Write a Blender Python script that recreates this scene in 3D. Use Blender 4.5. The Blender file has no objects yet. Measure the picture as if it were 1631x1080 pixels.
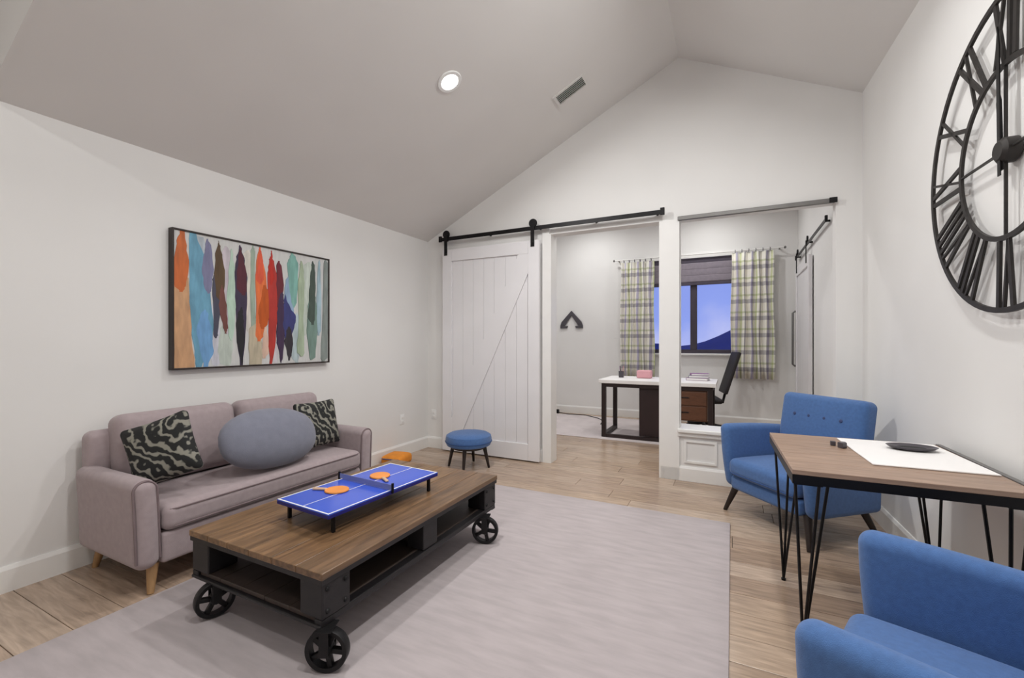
import bpy, math, random
from mathutils import Matrix, Vector, Euler
random.seed(7)
SC = bpy.context.scene
COL = SC.collection
PI = math.pi
R = math.radians

# ------------------------------------------------------------------ camera, world, exposure
cd = bpy.data.cameras.new('camera'); cam = bpy.data.objects.new('camera', cd); COL.objects.link(cam)
cam.location = (0, 0, 1.3); cam.rotation_euler = (R(90), 0, math.atan(0.5))
cd.sensor_width = 36; cd.lens = 700 / 1631 * 36; cd.shift_y = 5 / 1631; cd.clip_start = .02; cd.clip_end = 2000
SC.camera = cam
SC.view_settings.view_transform = 'Standard'; SC.view_settings.look = 'None'
SC.view_settings.gamma = 1; SC.view_settings.use_curve_mapping = False
SC.view_settings.exposure = -0.62
SC.cycles.max_bounces = 6; SC.cycles.diffuse_bounces = 5; SC.cycles.glossy_bounces = 3; SC.cycles.caustics_reflective = False; SC.cycles.caustics_refractive = False

W = bpy.data.worlds.new('dusk_sky'); SC.world = W; W.use_nodes = True
nt = W.node_tree; nt.nodes.clear()
wo = nt.nodes.new('ShaderNodeOutputWorld'); wb = nt.nodes.new('ShaderNodeBackground')
tc = nt.nodes.new('ShaderNodeTexCoord'); sx = nt.nodes.new('ShaderNodeSeparateXYZ')
nz = nt.nodes.new('ShaderNodeTexNoise'); nz.inputs['Scale'].default_value = 7; nz.inputs['Detail'].default_value = 5
ma = nt.nodes.new('ShaderNodeMath'); ma.operation = 'MULTIPLY_ADD'; ma.inputs[1].default_value = .22; 
rp = nt.nodes.new('ShaderNodeValToRGB')
rp.color_ramp.elements[0].position = .06; rp.color_ramp.elements[0].color = (.62, .63, .92, 1)
rp.color_ramp.elements[1].position = .42; rp.color_ramp.elements[1].color = (.20, .27, .74, 1)
e = rp.color_ramp.elements.new(.18); e.color = (.27, .36, .86, 1)
nt.links.new(tc.outputs['Generated'], sx.inputs[0]); nt.links.new(tc.outputs['Generated'], nz.inputs['Vector'])
nt.links.new(nz.outputs['Fac'], ma.inputs[0]); nt.links.new(sx.outputs['Z'], ma.inputs[2])
nt.links.new(ma.outputs[0], rp.inputs['Fac']); nt.links.new(rp.outputs[0], wb.inputs['Color'])
nt.links.new(wb.outputs[0], wo.inputs['Surface']); wb.inputs['Strength'].default_value = 1.55

LAMP_W = 44.0          # each recessed ceiling lamp of the sitting room
LAMP_W_OFFICE = 18.0   # each unseen lamp placed in the office ceiling beyond

# ------------------------------------------------------------------ helpers
def T(x=0, y=0, z=0): return Matrix.Translation((x, y, z))
def RZ(a): return Matrix.Rotation(a, 4, 'Z')
def RX(a): return Matrix.Rotation(a, 4, 'X')
def RY(a): return Matrix.Rotation(a, 4, 'Y')

class MB:
    def __init__(s): s.v = []; s.f = []; s.uv = {}
    def add(s, vs, fs, m=None):
        o = len(s.v)
        for p in vs:
            p = Vector(p); s.v.append(m @ p if m else p)
        s.f += [tuple(i + o for i in f) for f in fs]
        return s
    def box(s, x0, x1, y0, y1, z0, z1, m=None):
        vs = [(x, y, z) for x in (x0, x1) for y in (y0, y1) for z in (z0, z1)]
        return s.add(vs, [(0,1,3,2),(4,6,7,5),(0,4,5,1),(2,3,7,6),(0,2,6,4),(1,5,7,3)], m)
    def rbox(s, x0, x1, y0, y1, z0, z1, r=.02, k=2, mid=1, fn=None, m=None):
        c = Vector(((x0+x1)/2, (y0+y1)/2, (z0+z1)/2)); h = [(x1-x0)/2, (y1-y0)/2, (z1-z0)/2]
        r = min(r, *[.999*q for q in h])
        ax = []
        for q in h:
            e = [q - r + r*math.tan(PI/4*i/k) for i in range(1, k+1)]
            inner = [-(q-r) + 2*(q-r)*i/mid for i in range(mid+1)]
            ax.append([-t for t in reversed(e)] + inner + e)
        n = [len(a)-1 for a in ax]; idx = {}; vs = []
        def V(i, j, l):
            if (i, j, l) not in idx:
                p = Vector((ax[0][i], ax[1][j], ax[2][l]))
                q = Vector([max(-(h[a]-r), min(h[a]-r, p[a])) for a in range(3)])
                d = p - q
                if d.length > 1e-9: p = q + d.normalized()*r
                if fn: p = Vector(fn(p, h))
                idx[(i, j, l)] = len(vs); vs.append(p + c)
            return idx[(i, j, l)]
        fs = []
        for j in range(n[1]):
            for l in range(n[2]):
                fs.append((V(0,j,l), V(0,j,l+1), V(0,j+1,l+1), V(0,j+1,l)))
                fs.append((V(n[0],j,l), V(n[0],j+1,l), V(n[0],j+1,l+1), V(n[0],j,l+1)))
        for i in range(n[0]):
            for l in range(n[2]):
                fs.append((V(i,0,l), V(i+1,0,l), V(i+1,0,l+1), V(i,0,l+1)))
                fs.append((V(i,n[1],l), V(i,n[1],l+1), V(i+1,n[1],l+1), V(i+1,n[1],l)))
        for i in range(n[0]):
            for j in range(n[1]):
                fs.append((V(i,j,0), V(i,j+1,0), V(i+1,j+1,0), V(i+1,j,0)))
                fs.append((V(i,j,n[2]), V(i+1,j,n[2]), V(i+1,j+1,n[2]), V(i,j+1,n[2])))
        return s.add(vs, fs, m)
    def tube(s, pts, r, n=8, closed=False, m=None):
        pts = [Vector(p) for p in pts]; L = len(pts)
        rs = r if isinstance(r, (list, tuple)) else [r]*L
        vs = []; fs = []; up = None
        for i, p in enumerate(pts):
            a = pts[i-1] if (i > 0 or closed) else p
            b = pts[(i+1) % L] if (i < L-1 or closed) else p
            d = (b-a).normalized()
            if up is None:
                up = Vector((0,0,1)) if abs(d.z) < .9 else Vector((1,0,0))
            u = (up - d*up.dot(d)).normalized(); w = d.cross(u); up = u
            for j in range(n):
                t = 2*PI*j/n; vs.append(p + (u*math.cos(t) + w*math.sin(t))*rs[i])
        for i in range(L if closed else L-1):
            for j in range(n):
                a = i*n+j; b = i*n+(j+1) % n; c2 = ((i+1) % L)*n+(j+1) % n; d2 = ((i+1) % L)*n+j
                fs.append((a, b, c2, d2))
        if not closed:
            fs.append(tuple(range(n-1, -1, -1))); fs.append(tuple((L-1)*n+j for j in range(n)))
        return s.add(vs, fs, m)
    def lathe(s, prof, n=24, m=None):
        vs = []; fs = []; L = len(prof)
        for r, z in prof:
            for j in range(n):
                t = 2*PI*j/n; vs.append((r*math.cos(t), r*math.sin(t), z))
        for i in range(L-1):
            for j in range(n):
                fs.append((i*n+j, i*n+(j+1) % n, (i+1)*n+(j+1) % n, (i+1)*n+j))
        if prof[0] == prof[-1]: pass
        elif prof[0][0] > 1e-6: fs.append(tuple(range(n-1, -1, -1)))
        if prof[0] != prof[-1] and prof[-1][0] > 1e-6: fs.append(tuple((L-1)*n+j for j in range(n)))
        return s.add(vs, fs, m)
    def prism(s, poly, h0, h1, m=None):
        n = len(poly)
        vs = [(x, y, h0) for x, y in poly] + [(x, y, h1) for x, y in poly]
        fs = [tuple(range(n-1, -1, -1)), tuple(range(n, 2*n))] + [(i, (i+1) % n, n+(i+1) % n, n+i) for i in range(n)]
        return s.add(vs, fs, m)
    def mesh(s, name, mat, smooth=True, angle=38):
        me = bpy.data.meshes.new(name)
        me.from_pydata([tuple(v) for v in s.v], [], s.f); me.validate()
        me.materials.append(mat)
        if smooth:
            me.shade_smooth(); me.set_sharp_from_angle(angle=R(angle))
        me.update()
        return me
    def build(s, name, mat, parent=None, smooth=True, angle=38, loc=None):
        o = bpy.data.objects.new(name, s.mesh(name, mat, smooth, angle)); COL.objects.link(o)
        if parent: o.parent = parent
        if loc: o.location = loc
        return o

def tag(o, label=None, cat=None, group=None, kind=None):
    if label: o['label'] = label
    if cat: o['category'] = cat
    if group: o['group'] = group
    if kind: o['kind'] = kind
    return o
def thing(name, label, cat, loc=(0,0,0), rz=0, group=None, kind=None):
    o = bpy.data.objects.new(name, None); COL.objects.link(o); o.empty_display_size = .05
    o.location = loc; o.rotation_euler = (0, 0, rz)
    return tag(o, label, cat, group, kind)
def copy_tree(o, parent=None):
    c = o.copy(); COL.objects.link(c); c.parent = parent
    for ch in [q for q in o.children]: copy_tree(ch, c)
    return c

# ------------------------------------------------------------------ materials
def srgb(r, g, b):
    f = lambda c: (c/255/12.92) if c/255 <= .04045 else ((c/255+.055)/1.055)**2.4
    return (f(r), f(g), f(b), 1)
def newmat(name):
    m = bpy.data.materials.new(name); m.use_nodes = True
    n = m.node_tree; b = n.nodes['Principled BSDF']
    return m, n, b
def node(n, t, **kw):
    x = n.nodes.new(t)
    for k, v in kw.items(): setattr(x, k, v)
    return x
def mat(name, col, rough=.6, metal=0, var=.0, scale=8, bump=0, bscale=60, stretch=None, sheen=0, spec=.5, col2=None, detail=4):
    m, n, b = newmat(name)
    b.inputs['Roughness'].default_value = rough; b.inputs['Metallic'].default_value = metal
    b.inputs['Specular IOR Level'].default_value = spec
    if sheen:
        b.inputs['Sheen Weight'].default_value = sheen; b.inputs['Sheen Roughness'].default_value = .5
    tcn = node(n, 'ShaderNodeTexCoord'); mp = node(n, 'ShaderNodeMapping')
    n.links.new(tcn.outputs['Object'], mp.inputs[0])
    if stretch: mp.inputs['Scale'].default_value = stretch
    if col2 is None: col2 = tuple(c*(1-var) for c in col[:3]) + (1,)
    ns = node(n, 'ShaderNodeTexNoise'); ns.inputs['Scale'].default_value = scale; ns.inputs['Detail'].default_value = detail
    n.links.new(mp.outputs[0], ns.inputs['Vector'])
    r = node(n, 'ShaderNodeValToRGB')
    r.color_ramp.elements[0].position = .32; r.color_ramp.elements[1].position = .68
    r.color_ramp.elements[0].color = col2; r.color_ramp.elements[1].color = col
    n.links.new(ns.outputs['Fac'], r.inputs['Fac']); n.links.new(r.outputs[0], b.inputs['Base Color'])
    if bump:
        bn = node(n, 'ShaderNodeTexNoise'); bn.inputs['Scale'].default_value = bscale; bn.inputs['Detail'].default_value = 3
        n.links.new(mp.outputs[0], bn.inputs['Vector'])
        bp = node(n, 'ShaderNodeBump'); bp.inputs['Strength'].default_value = bump; bp.inputs['Distance'].default_value = .004
        n.links.new(bn.outputs['Fac'], bp.inputs['Height']); n.links.new(bp.outputs[0], b.inputs['Normal'])
    return m
def emit(name, col, st):
    m, n, b = newmat(name); b.inputs['Base Color'].default_value = col
    b.inputs['Emission Color'].default_value = col; b.inputs['Emission Strength'].default_value = st
    return m
def plank_mat(name, cols, rough, axis=0, gscale=5, contrast=.35, bump=.15, ndet=6):
    """wood: colour differs from board to board, grain runs along one axis"""
    m, n, b = newmat(name); b.inputs['Roughness'].default_value = rough
    oi = node(n, 'ShaderNodeObjectInfo'); tcn = node(n, 'ShaderNodeTexCoord')
    off = node(n, 'ShaderNodeVectorMath', operation='SCALE'); off.inputs[0].default_value = (37, 53, 29)
    n.links.new(oi.outputs['Random'], off.inputs['Scale'])
    st = [1.0, 1.0, 1.0]
    for i in range(3): st[i] = 1.0 if i == axis else 9.0
    mp = node(n, 'ShaderNodeMapping'); mp.inputs['Scale'].default_value = st
    n.links.new(tcn.outputs['Object'], mp.inputs[0])
    ad = node(n, 'ShaderNodeVectorMath', operation='ADD')
    n.links.new(mp.outputs[0], ad.inputs[0]); n.links.new(off.outputs[0], ad.inputs[1])
    ns = node(n, 'ShaderNodeTexNoise'); ns.inputs['Scale'].default_value = gscale; ns.inputs['Detail'].default_value = ndet
    ns.inputs['Distortion'].default_value = .6
    n.links.new(ad.outputs[0], ns.inputs['Vector'])
    r = node(n, 'ShaderNodeValToRGB'); els = r.color_ramp.elements
    els[0].position = 0; els[0].color = cols[0]; els[1].position = 1; els[1].color = cols[-1]
    for i, cc in enumerate(cols[1:-1]): e = els.new((i+1)/(len(cols)-1)); e.color = cc
    n.links.new(oi.outputs['Random'], r.inputs['Fac'])
    g = node(n, 'ShaderNodeMapRange'); g.inputs['From Min'].default_value = .3; g.inputs['From Max'].default_value = .7
    g.inputs['To Min'].default_value = 1-contrast; g.inputs['To Max'].default_value = 1+contrast*.5
    n.links.new(ns.outputs['Fac'], g.inputs['Value'])
    mx = node(n, 'ShaderNodeVectorMath', operation='SCALE')
    n.links.new(r.outputs[0], mx.inputs[0]); n.links.new(g.outputs[0], mx.inputs['Scale'])
    n.links.new(mx.outputs[0], b.inputs['Base Color'])
    bp = node(n, 'ShaderNodeBump'); bp.inputs['Strength'].default_value = bump; bp.inputs['Distance'].default_value = .003
    n.links.new(ns.outputs['Fac'], bp.inputs['Height']); n.links.new(bp.outputs[0], b.inputs['Normal'])
    return m
def pattern_pillow_mat(name):
    """black cushion cloth printed with cream leaf-like brush marks"""
    m, n, b = newmat(name); b.inputs['Roughness'].default_value = .85
    tcn = node(n, 'ShaderNodeTexCoord'); mp = node(n, 'ShaderNodeMapping')
    mp.inputs['Scale'].default_value = (1, 1, 1); mp.inputs['Rotation'].default_value = (.3, .5, .8)
    n.links.new(tcn.outputs['Object'], mp.inputs[0])
    w = node(n, 'ShaderNodeTexWave'); w.inputs['Scale'].default_value = 7; w.inputs['Distortion'].default_value = 11
    w.inputs['Detail'].default_value = 2.5; w.inputs['Detail Scale'].default_value = 1.6
    n.links.new(mp.outputs[0], w.inputs['Vector'])
    r = node(n, 'ShaderNodeValToRGB'); r.color_ramp.interpolation = 'EASE'
    r.color_ramp.elements[0].position = .52; r.color_ramp.elements[0].color = (.012, .012, .012, 1)
    r.color_ramp.elements[1].position = .88; r.color_ramp.elements[1].color = (.26, .25, .21, 1)
    e = r.color_ramp.elements.new(.64); e.color = (.10, .10, .085, 1)
    n.links.new(w.outputs['Fac'], r.inputs['Fac']); n.links.new(r.outputs[0], b.inputs['Base Color'])
    return m
def plaid_mat(name):
    m, n, b = newmat(name); b.inputs['Roughness'].default_value = .9
    uv = node(n, 'ShaderNodeUVMap'); sp = node(n, 'ShaderNodeSeparateXYZ'); n.links.new(uv.outputs[0], sp.inputs[0])
    outs = []
    for ax, per, stops in (('X', .34, [(0,(.86,.84,.78)),(.30,(.50,.47,.62)),(.46,(.86,.85,.78)),(.60,(.62,.66,.42)),(.70,(.88,.87,.82)),(.86,(.40,.38,.42)),(.93,(.86,.84,.8))]),
                           ('Y', .26, [(0,(.95,.94,.90)),(.28,(.58,.57,.60)),(.52,(.96,.95,.92)),(.70,(.70,.73,.58)),(.82,(.95,.94,.92))])):
        d = node(n, 'ShaderNodeMath', operation='DIVIDE'); d.inputs[1].default_value = per
        fr = node(n, 'ShaderNodeMath', operation='FRACT')
        n.links.new(sp.outputs[ax], d.inputs[0]); n.links.new(d.outputs[0], fr.inputs[0])
        r = node(n, 'ShaderNodeValToRGB'); r.color_ramp.interpolation = 'CONSTANT'; els = r.color_ramp.elements
        els[0].position = 0; els[0].color = stops[0][1]+(1,); els[1].position = stops[1][0]; els[1].color = stops[1][1]+(1,)
        for p, cc in stops[2:]: e = els.new(p); e.color = cc+(1,)
        n.links.new(fr.outputs[0], r.inputs['Fac']); outs.append(r.outputs[0])
    mx = node(n, 'ShaderNodeMix', data_type='RGBA', blend_type='MULTIPLY'); mx.inputs[0].default_value = 1
    n.links.new(outs[0], mx.inputs[6]); n.links.new(outs[1], mx.inputs[7])
    n.links.new(mx.outputs[2], b.inputs['Base Color'])
    return m

M = {}
M['wall'] = mat('wall_paint', (.80, .79, .775, 1), .62, var=.03, scale=2, detail=1)
M['ceil'] = mat('ceiling_paint', (.74, .72, .70, 1), .8, var=.03, scale=2, detail=1)
M['trim'] = mat('trim_paint', (.84, .83, .81, 1), .35, var=.02)
M['door'] = mat('door_paint', (.80, .785, .80, 1), .4, var=.03, scale=3, detail=1)
M['floor'] = plank_mat('oak_floor', [srgb(162,139,119), srgb(177,154,133), srgb(186,165,146), srgb(170,147,128), srgb(181,158,138)], .25, 0, contrast=.3)
M['sub'] = mat('subfloor', (.05, .04, .035, 1), .9)
M['rug'] = mat('rug_pile', srgb(188, 178, 179), .95, var=.14, scale=5, bump=.5, bscale=260, stretch=(1, 5, 1), detail=8)
M['rug2'] = mat('office_rug_pile', srgb(214, 204, 204), .95, var=.12, scale=6, bump=.4, bscale=200)
M['sofa'] = mat('sofa_cloth', srgb(168, 153, 155), .92, var=.10, scale=30, bump=.25, bscale=420, sheen=.15)
M['seam'] = mat('sofa_piping', srgb(128, 112, 114), .9, var=.1)
M['slate'] = mat('slate_cloth', srgb(124, 126, 140), .95, var=.10, scale=22, bump=.3, bscale=320, sheen=.2)
M['patt'] = pattern_pillow_mat('leaf_print_cloth')
M['blue'] = mat('blue_cloth', srgb(72, 109, 164), .88, var=.16, scale=60, bump=.35, bscale=500, sheen=.2)
M['bluepipe'] = mat('blue_piping', srgb(50, 82, 134), .85, var=.1)
M['button'] = mat('blue_button_cloth', srgb(60, 72, 110), .8, var=.1)
M['darkwood'] = mat('dark_leg_wood', srgb(38, 27, 22), .45, var=.25, stretch=(8, 8, 1))
M['lightwood'] = mat('light_leg_wood', srgb(176, 138, 96), .5, var=.2, stretch=(8, 8, 1))
M['black'] = mat('black_steel', (.012, .011, .012, 1), .42, metal=.6, var=.2)
M['iron'] = mat('cast_iron', (.016, .015, .016, 1), .5, metal=.5, var=.3, bump=.2, bscale=120)
M['cartblack'] = mat('black_cart_timber', srgb(30, 27, 29), .5, var=.35, scale=6, stretch=(6, 1, 6), bump=.2, bscale=60)
M['rustic'] = plank_mat('rustic_oak', [srgb(112,86,60), srgb(134,104,74), srgb(122,92,64), srgb(104,82,62)], .34, 1, gscale=4, contrast=.5)
M['shelfwood'] = mat('dark_shelf_wood', srgb(66, 54, 48), .55, var=.35, scale=4, stretch=(8, 1, 8))
M['tabwood'] = plank_mat('grey_oak', [srgb(150,124,106), srgb(160,134,116), srgb(143,118,102)], .42, 0, gscale=5, contrast=.28)
M['ppblue'] = mat('table_tennis_blue', srgb(62, 92, 205), .18, var=.12, scale=4)
M['ppside'] = mat('table_tennis_edge_blue', srgb(24, 26, 120), .4, var=.1)
M['white'] = mat('white_plastic', (.85, .85, .84, 1), .4, var=.02)
M['paper'] = mat('white_board', (.88, .86, .85, 1), .5, var=.03)
M['orange'] = mat('orange_rubber', srgb(236, 150, 70), .5, var=.12)
M['orangec'] = mat('orange_matte', srgb(240, 150, 50), .8, var=.2, bump=.2)
M['paddlewood'] = mat('paddle_wood', srgb(205, 170, 140), .5, var=.12)
M['netm'] = mat('net_cloth', srgb(120, 130, 180), .8, var=.1)
M['char'] = mat('charcoal_ceramic', srgb(74, 70, 76), .35, var=.15)
M['steel'] = mat('grey_steel', srgb(120, 118, 116), .4, metal=.6, var=.1)
M['clock'] = mat('clock_iron', srgb(50, 46, 44), .5, metal=.4, var=.3, scale=20)
M['canvas'] = mat('canvas_ground', srgb(206, 206, 204), .7, var=.10, scale=9, stretch=(1, 6, 1))
M['frame'] = mat('picture_frame_wood', srgb(44, 32, 28), .5, var=.2)
M['plaid'] = plaid_mat('plaid_curtain_cloth')
M['winframe'] = mat('window_frame_paint', srgb(62, 54, 66), .5, var=.1)
M['shade'] = mat('roman_shade_cloth', srgb(140, 132, 142), .9, var=.12, scale=20)
M['shadedark'] = mat('roman_shade_band', srgb(78, 72, 84), .9, var=.1)
M['deskleg'] = mat('desk_dark_steel', srgb(48, 36, 36), .5, metal=.3, var=.2)
M['walnut'] = mat('walnut_drawer', srgb(104, 66, 44), .45, var=.25, stretch=(2, 8, 8))
M['darkcab'] = mat('dark_cabinet', srgb(44, 26, 28), .5, var=.2)
M['meshblack'] = mat('office_chair_black', srgb(34, 28, 30), .7, var=.2)
M['pink'] = mat('pink_cloth', srgb(226, 168, 176), .8, var=.1)
M['purple'] = mat('muted_purple_cover', srgb(150, 110, 150), .6, var=.15)
M['hill'] = mat('dusk_hill', srgb(40, 52, 120), 1, var=.3, scale=.05)
M['lens'] = emit('lamp_lens', (1, .97, .93, 1), 14)
M['gap'] = mat('dark_gap', (.02, .02, .02, 1), .9)
gm, gn, gb = newmat('window_glass')
gt = gn.nodes.new('ShaderNodeBsdfTransparent'); gg = gn.nodes.new('ShaderNodeBsdfGlossy'); gg.inputs['Roughness'].default_value = .02
gx = gn.nodes.new('ShaderNodeMixShader'); gf = gn.nodes.new('ShaderNodeFresnel'); gf.inputs['IOR'].default_value = 1.25
gn.links.new(gf.outputs[0], gx.inputs[0]); gn.links.new(gt.outputs[0], gx.inputs[1]); gn.links.new(gg.outputs[0], gx.inputs[2])
gn.links.new(gx.outputs[0], gn.nodes['Material Output'].inputs['Surface'])
M['glass'] = gm

# ------------------------------------------------------------------ room shell
XL, XRB, YB, YT = -3.38, .94, 4.42, .14          # left wall, right wall at the back, back wall, its thickness
SLOPE = .493; XRIDGE, ZRIDGE = -.45, 3.99
YI = 7.72                                         # far wall of the office
def xr(y): return XRB + .0332*(YB - y)            # right wall splays slightly
def zc(x): return ZRIDGE - SLOPE*abs(x - XRIDGE)
def struct(name, mb, m, smooth=False, label=None, parent=None):
    o = mb.build(name, m, parent, smooth)
    if parent is None: tag(o, label, None, None, 'structure')
    return o
Y0 = -1.7
fl = struct('floor', MB().box(-3.5, 1.3, Y0-.1, YI+.1, -.06, -.022), M['sub'], label='brown oak plank floor running through both rooms')
# oak boards: one object each
pw = .185; row = 0; y = Y0
while y < YI - .01:
    y1 = min(y+pw, YI); x = -3.38 - random.random()*1.3
    xmax = (xr(max(y, y)) if y < YB else .95)
    while x < xmax:
        Lb = random.choice((1.2, 1.5, 1.8)); a, b2 = max(x, XL), min(x+Lb, xmax)
        if b2 - a > .05:
            hx, hy = (b2-a)/2 - .0012, (y1-y)/2 - .0012
            p = MB().rbox(-hx, hx, -hy, hy, -.02, 0, r=.002, k=1).build('plank', M['floor'], fl, False, loc=((a+b2)/2, (y+y1)/2, 0))
        x += Lb
    y = y1; row += 1

struct('wall_left', MB().box(XL-.12, XL, Y0, YI, 0, 2.62), M['wall'], label='long white left wall behind the sofa')
struct('wall_right', MB().prism([(xr(Y0), Y0), (xr(YB), YB), (xr(YB)+.5, YB), (xr(Y0)+.3, Y0)], 0, 4.15), M['wall'], label='white right wall behind the big clock')
struct('wall_front', MB().box(-3.5, 1.3, Y0-.12, Y0, 0, 4.2), M['wall'], label='white wall at the near end of the room')
# back wall with two openings
O1 = (-1.75, -.61); O2 = (-.455, .765); ZO = 2.46; ZS = .455
mb = MB()
mb.box(XL, O1[0], YB, YB+YT, 0, ZO); mb.box(O1[1], O2[0], YB, YB+YT, 0, ZO)
mb.box(O2[0], O2[1], YB, YB+YT, 0, ZS); mb.box(O2[1], 1.1, YB, YB+YT, 0, ZO)
mb.prism([(XL-.1, ZO), (1.1, ZO), (1.1, 3.3), (XRIDGE, ZRIDGE+.05), (XL-.1, zc(XL-.1)+.05)], -YB-YT, -YB, RX(PI/2))
struct('wall_back', mb, M['wall'], label='white gable wall with a doorway and a half-height opening')
# vaulted ceiling
th = .12
def slope_ceiling(x0, x1, y0, y1):
    vs = [(x0,y0,zc(x0)),(x1,y0,zc(x1)),(x1,y1,zc(x1)),(x0,y1,zc(x0))]
    vs += [(a,b,c+th) for a,b,c in vs]
    return vs, [(0,3,2,1),(4,5,6,7),(0,1,5,4),(1,2,6,5),(2,3,7,6),(3,0,4,7)]
mb = MB(); mb.add(*slope_ceiling(XL-.12, XRIDGE, .815, YB+.05)); mb.add(*slope_ceiling(XRIDGE, 1.3, .815, YB+.05))
struct('ceiling', mb, M['ceil'], label='vaulted white ceiling with an off-centre ridge')
# header between the vault and the near bay
mb = MB().prism([(XL-.1, zc(XL-.1)-.004), (XRIDGE, ZRIDGE-.004), (1.3, zc(1.3)-.004), (1.3, 4.3), (XL-.1, 4.3)], -.82, -.80, RX(PI/2))
struct('wall_header', mb, M['ceil'], label='sloped plaster header above the near end of the vault')
struct('ceiling_near', MB().box(-3.5, 1.4, Y0-.1, .815, 4.12, 4.24), M['ceil'], label='flat ceiling over the near bay')
struct('wall_left_upper', MB().box(XL-.12, XL, Y0, .815, 2.62, 4.15), M['wall'], label='upper part of the left wall in the near bay')
# office shell
struct('wall_far', (lambda m: (m.box(-3.5, -1.27, YI, YI+.15, 0, 3.6), m.box(.16, 1.3, YI, YI+.15, 0, 3.6),
        m.box(-1.27, .16, YI, YI+.15, 0, 1.10), m.box(-1.27, .16, YI, YI+.15, 2.66, 3.6), m)[-1])(MB()), M['wall'], label='white far wall of the office around its window')
struct('wall_office_right', MB().box(.88, 1.1, YB+YT, YI, 0, 3.6), M['wall'], label='white right wall of the office with a closet door')
struct('wall_office_left', MB().box(XL-.12, XL, YB+YT, YI, 2.62, 3.6), M['wall'], label='upper left wall of the office')
struct('ceiling_office', MB().box(-3.5, 1.3, YB+YT, YI+.1, 3.45, 3.57), M['ceil'], label='flat ceiling of the office')

# baseboards, casings and sill
BH = .135
def skirt(name, x0, y0, x1, y1, side, label, h=BH):
    d = Vector((x1-x0, y1-y0, 0)); L = d.length; a = math.atan2(d.y, d.x)
    prof = [(0, 0), (.016*side, 0), (.016*side, h-.02), (.008*side, h), (0, h)]
    mb = MB().prism(prof if side > 0 else prof[::-1], 0, L, T(x0, y0, 0) @ RZ(a) @ Matrix(((0,0,1,0),(1,0,0,0),(0,1,0,0),(0,0,0,1))))
    return struct(name, mb, M['trim'], label=label)
skirt('baseboard_left', XL, Y0, XL, YB, -1, 'white baseboard along the left wall')
skirt('baseboard_right', xr(Y0), Y0, xr(YB), YB, 1, 'white baseboard along the right wall')
skirt('baseboard_back', XL, YB, O1[0]-.09, YB, -1, 'white baseboard behind the sliding barn door')
skirt('baseboard_half', O1[1], YB, XRB, YB, -1, 'white baseboard below the half-height opening')
skirt('baseboard_office', XL, YI, .88, YI, -1, 'white baseboard along the far office wall')
mb = MB(); mb.box(O1[0]-.085, O1[0]-.002, YB-.018, YB-.001, 0, ZO+.09); 
mb.box(O1[0]-.002, O1[0]+.016, YB-.018, YB+YT+.01, 0, ZO)
struct('trim_1', mb, M['trim'], label='white jamb casing at the left edge of the doorway')
mb = MB(); mb.box(O1[1]-.014, O1[1], YB-.01, YB+YT+.01, 0, ZO); mb.box(O2[0], O2[0]+.014, YB-.01, YB+YT+.01, ZS+.03, ZO)
mb.box(O1[1]-.014, O2[0]+.014, YB-.016, YB-.001, 0, ZO)
struct('trim_2', mb, M['trim'], label='white casing on the post between the two openings')
mb = MB(); mb.rbox(O2[0]+.0, O2[1]+.05, YB-.05, YB+YT+.12, ZS, ZS+.035, r=.008, k=1); mb.box(O2[0]+.0, O2[1]+.04, YB-.028, YB, ZS-.035, ZS)
struct('trim_3', mb, M['trim'], label='white ledge capping the half wall')
# raised panel mouldings on the half wall
for x0, x1 in ((-.40, -.12), (-.05, .30), (.37, .72)):
    mb = MB()
    for a in (((x0, x1, ZS-.09, ZS-.07)), (x0, x1, .17, .19)): mb.box(a[0], a[1], YB-.012, YB, a[2], a[3])
    for a in ((x0, x0+.02), (x1-.02, x1)): mb.box(a[0], a[1], YB-.012, YB, .19, ZS-.09)
    struct('trim_4', mb, M['trim'], label='white panel moulding on the half wall')

# ------------------------------------------------------------------ ceiling lamps and vent
def ceiling_lamp(loc, tilt, label, group, watts):
    t = thing('recessed_lamp', label, 'ceiling lamp', loc, 0, group); t.rotation_euler = (0, tilt, 0)
    MB().lathe([(.066, -.001), (.068, -.008), (.092, -.008), (.096, -.002), (.096, 0)], 32).build('trim_ring', M['white'], t)
    MB().lathe([(.0, -.004), (.066, -.004), (.066, -.002), (.0, -.002)], 32).build('lens', M['lens'], t)
    ld = bpy.data.lights.new('lamp_light', 'AREA'); ld.shape = 'DISK'; ld.size = .13; ld.energy = watts; ld.color = (1, 1, .985); ld.spread = R(168)
    lo = bpy.data.objects.new('lamp_light', ld); COL.objects.link(lo); lo.parent = t; lo.location = (0, 0, -.012)
    return t
G1 = 'recessed ceiling lamps of the sitting room'
tl = -math.atan(SLOPE)
def on_slope(x, y): return (x, y, zc(x)-.0005)
ceiling_lamp(on_slope(-1.909, 2.761), tl, 'bright round recessed lamp in the sloped ceiling', G1, LAMP_W)
ceiling_lamp(on_slope(-1.05, 1.05), tl, 'recessed lamp in the left ceiling slope above the camera, out of view', G1, LAMP_W*.7)  # unseen lamps from here on, placed to light the room evenly
ceiling_lamp(on_slope(.15, 1.15), -tl, 'recessed lamp in the right ceiling slope above the near armchair, out of view', G1, LAMP_W*.8)
ceiling_lamp(on_slope(.20, 2.5), -tl, 'recessed lamp in the right ceiling slope above the hairpin-leg table, out of view', G1, LAMP_W*.85)
ceiling_lamp((-1.2, -.7, 4.1195), 0, 'added fill lamp above the near bay, out of view', G1, LAMP_W*.7)  # added out of view; fills surfaces that face the camera
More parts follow.
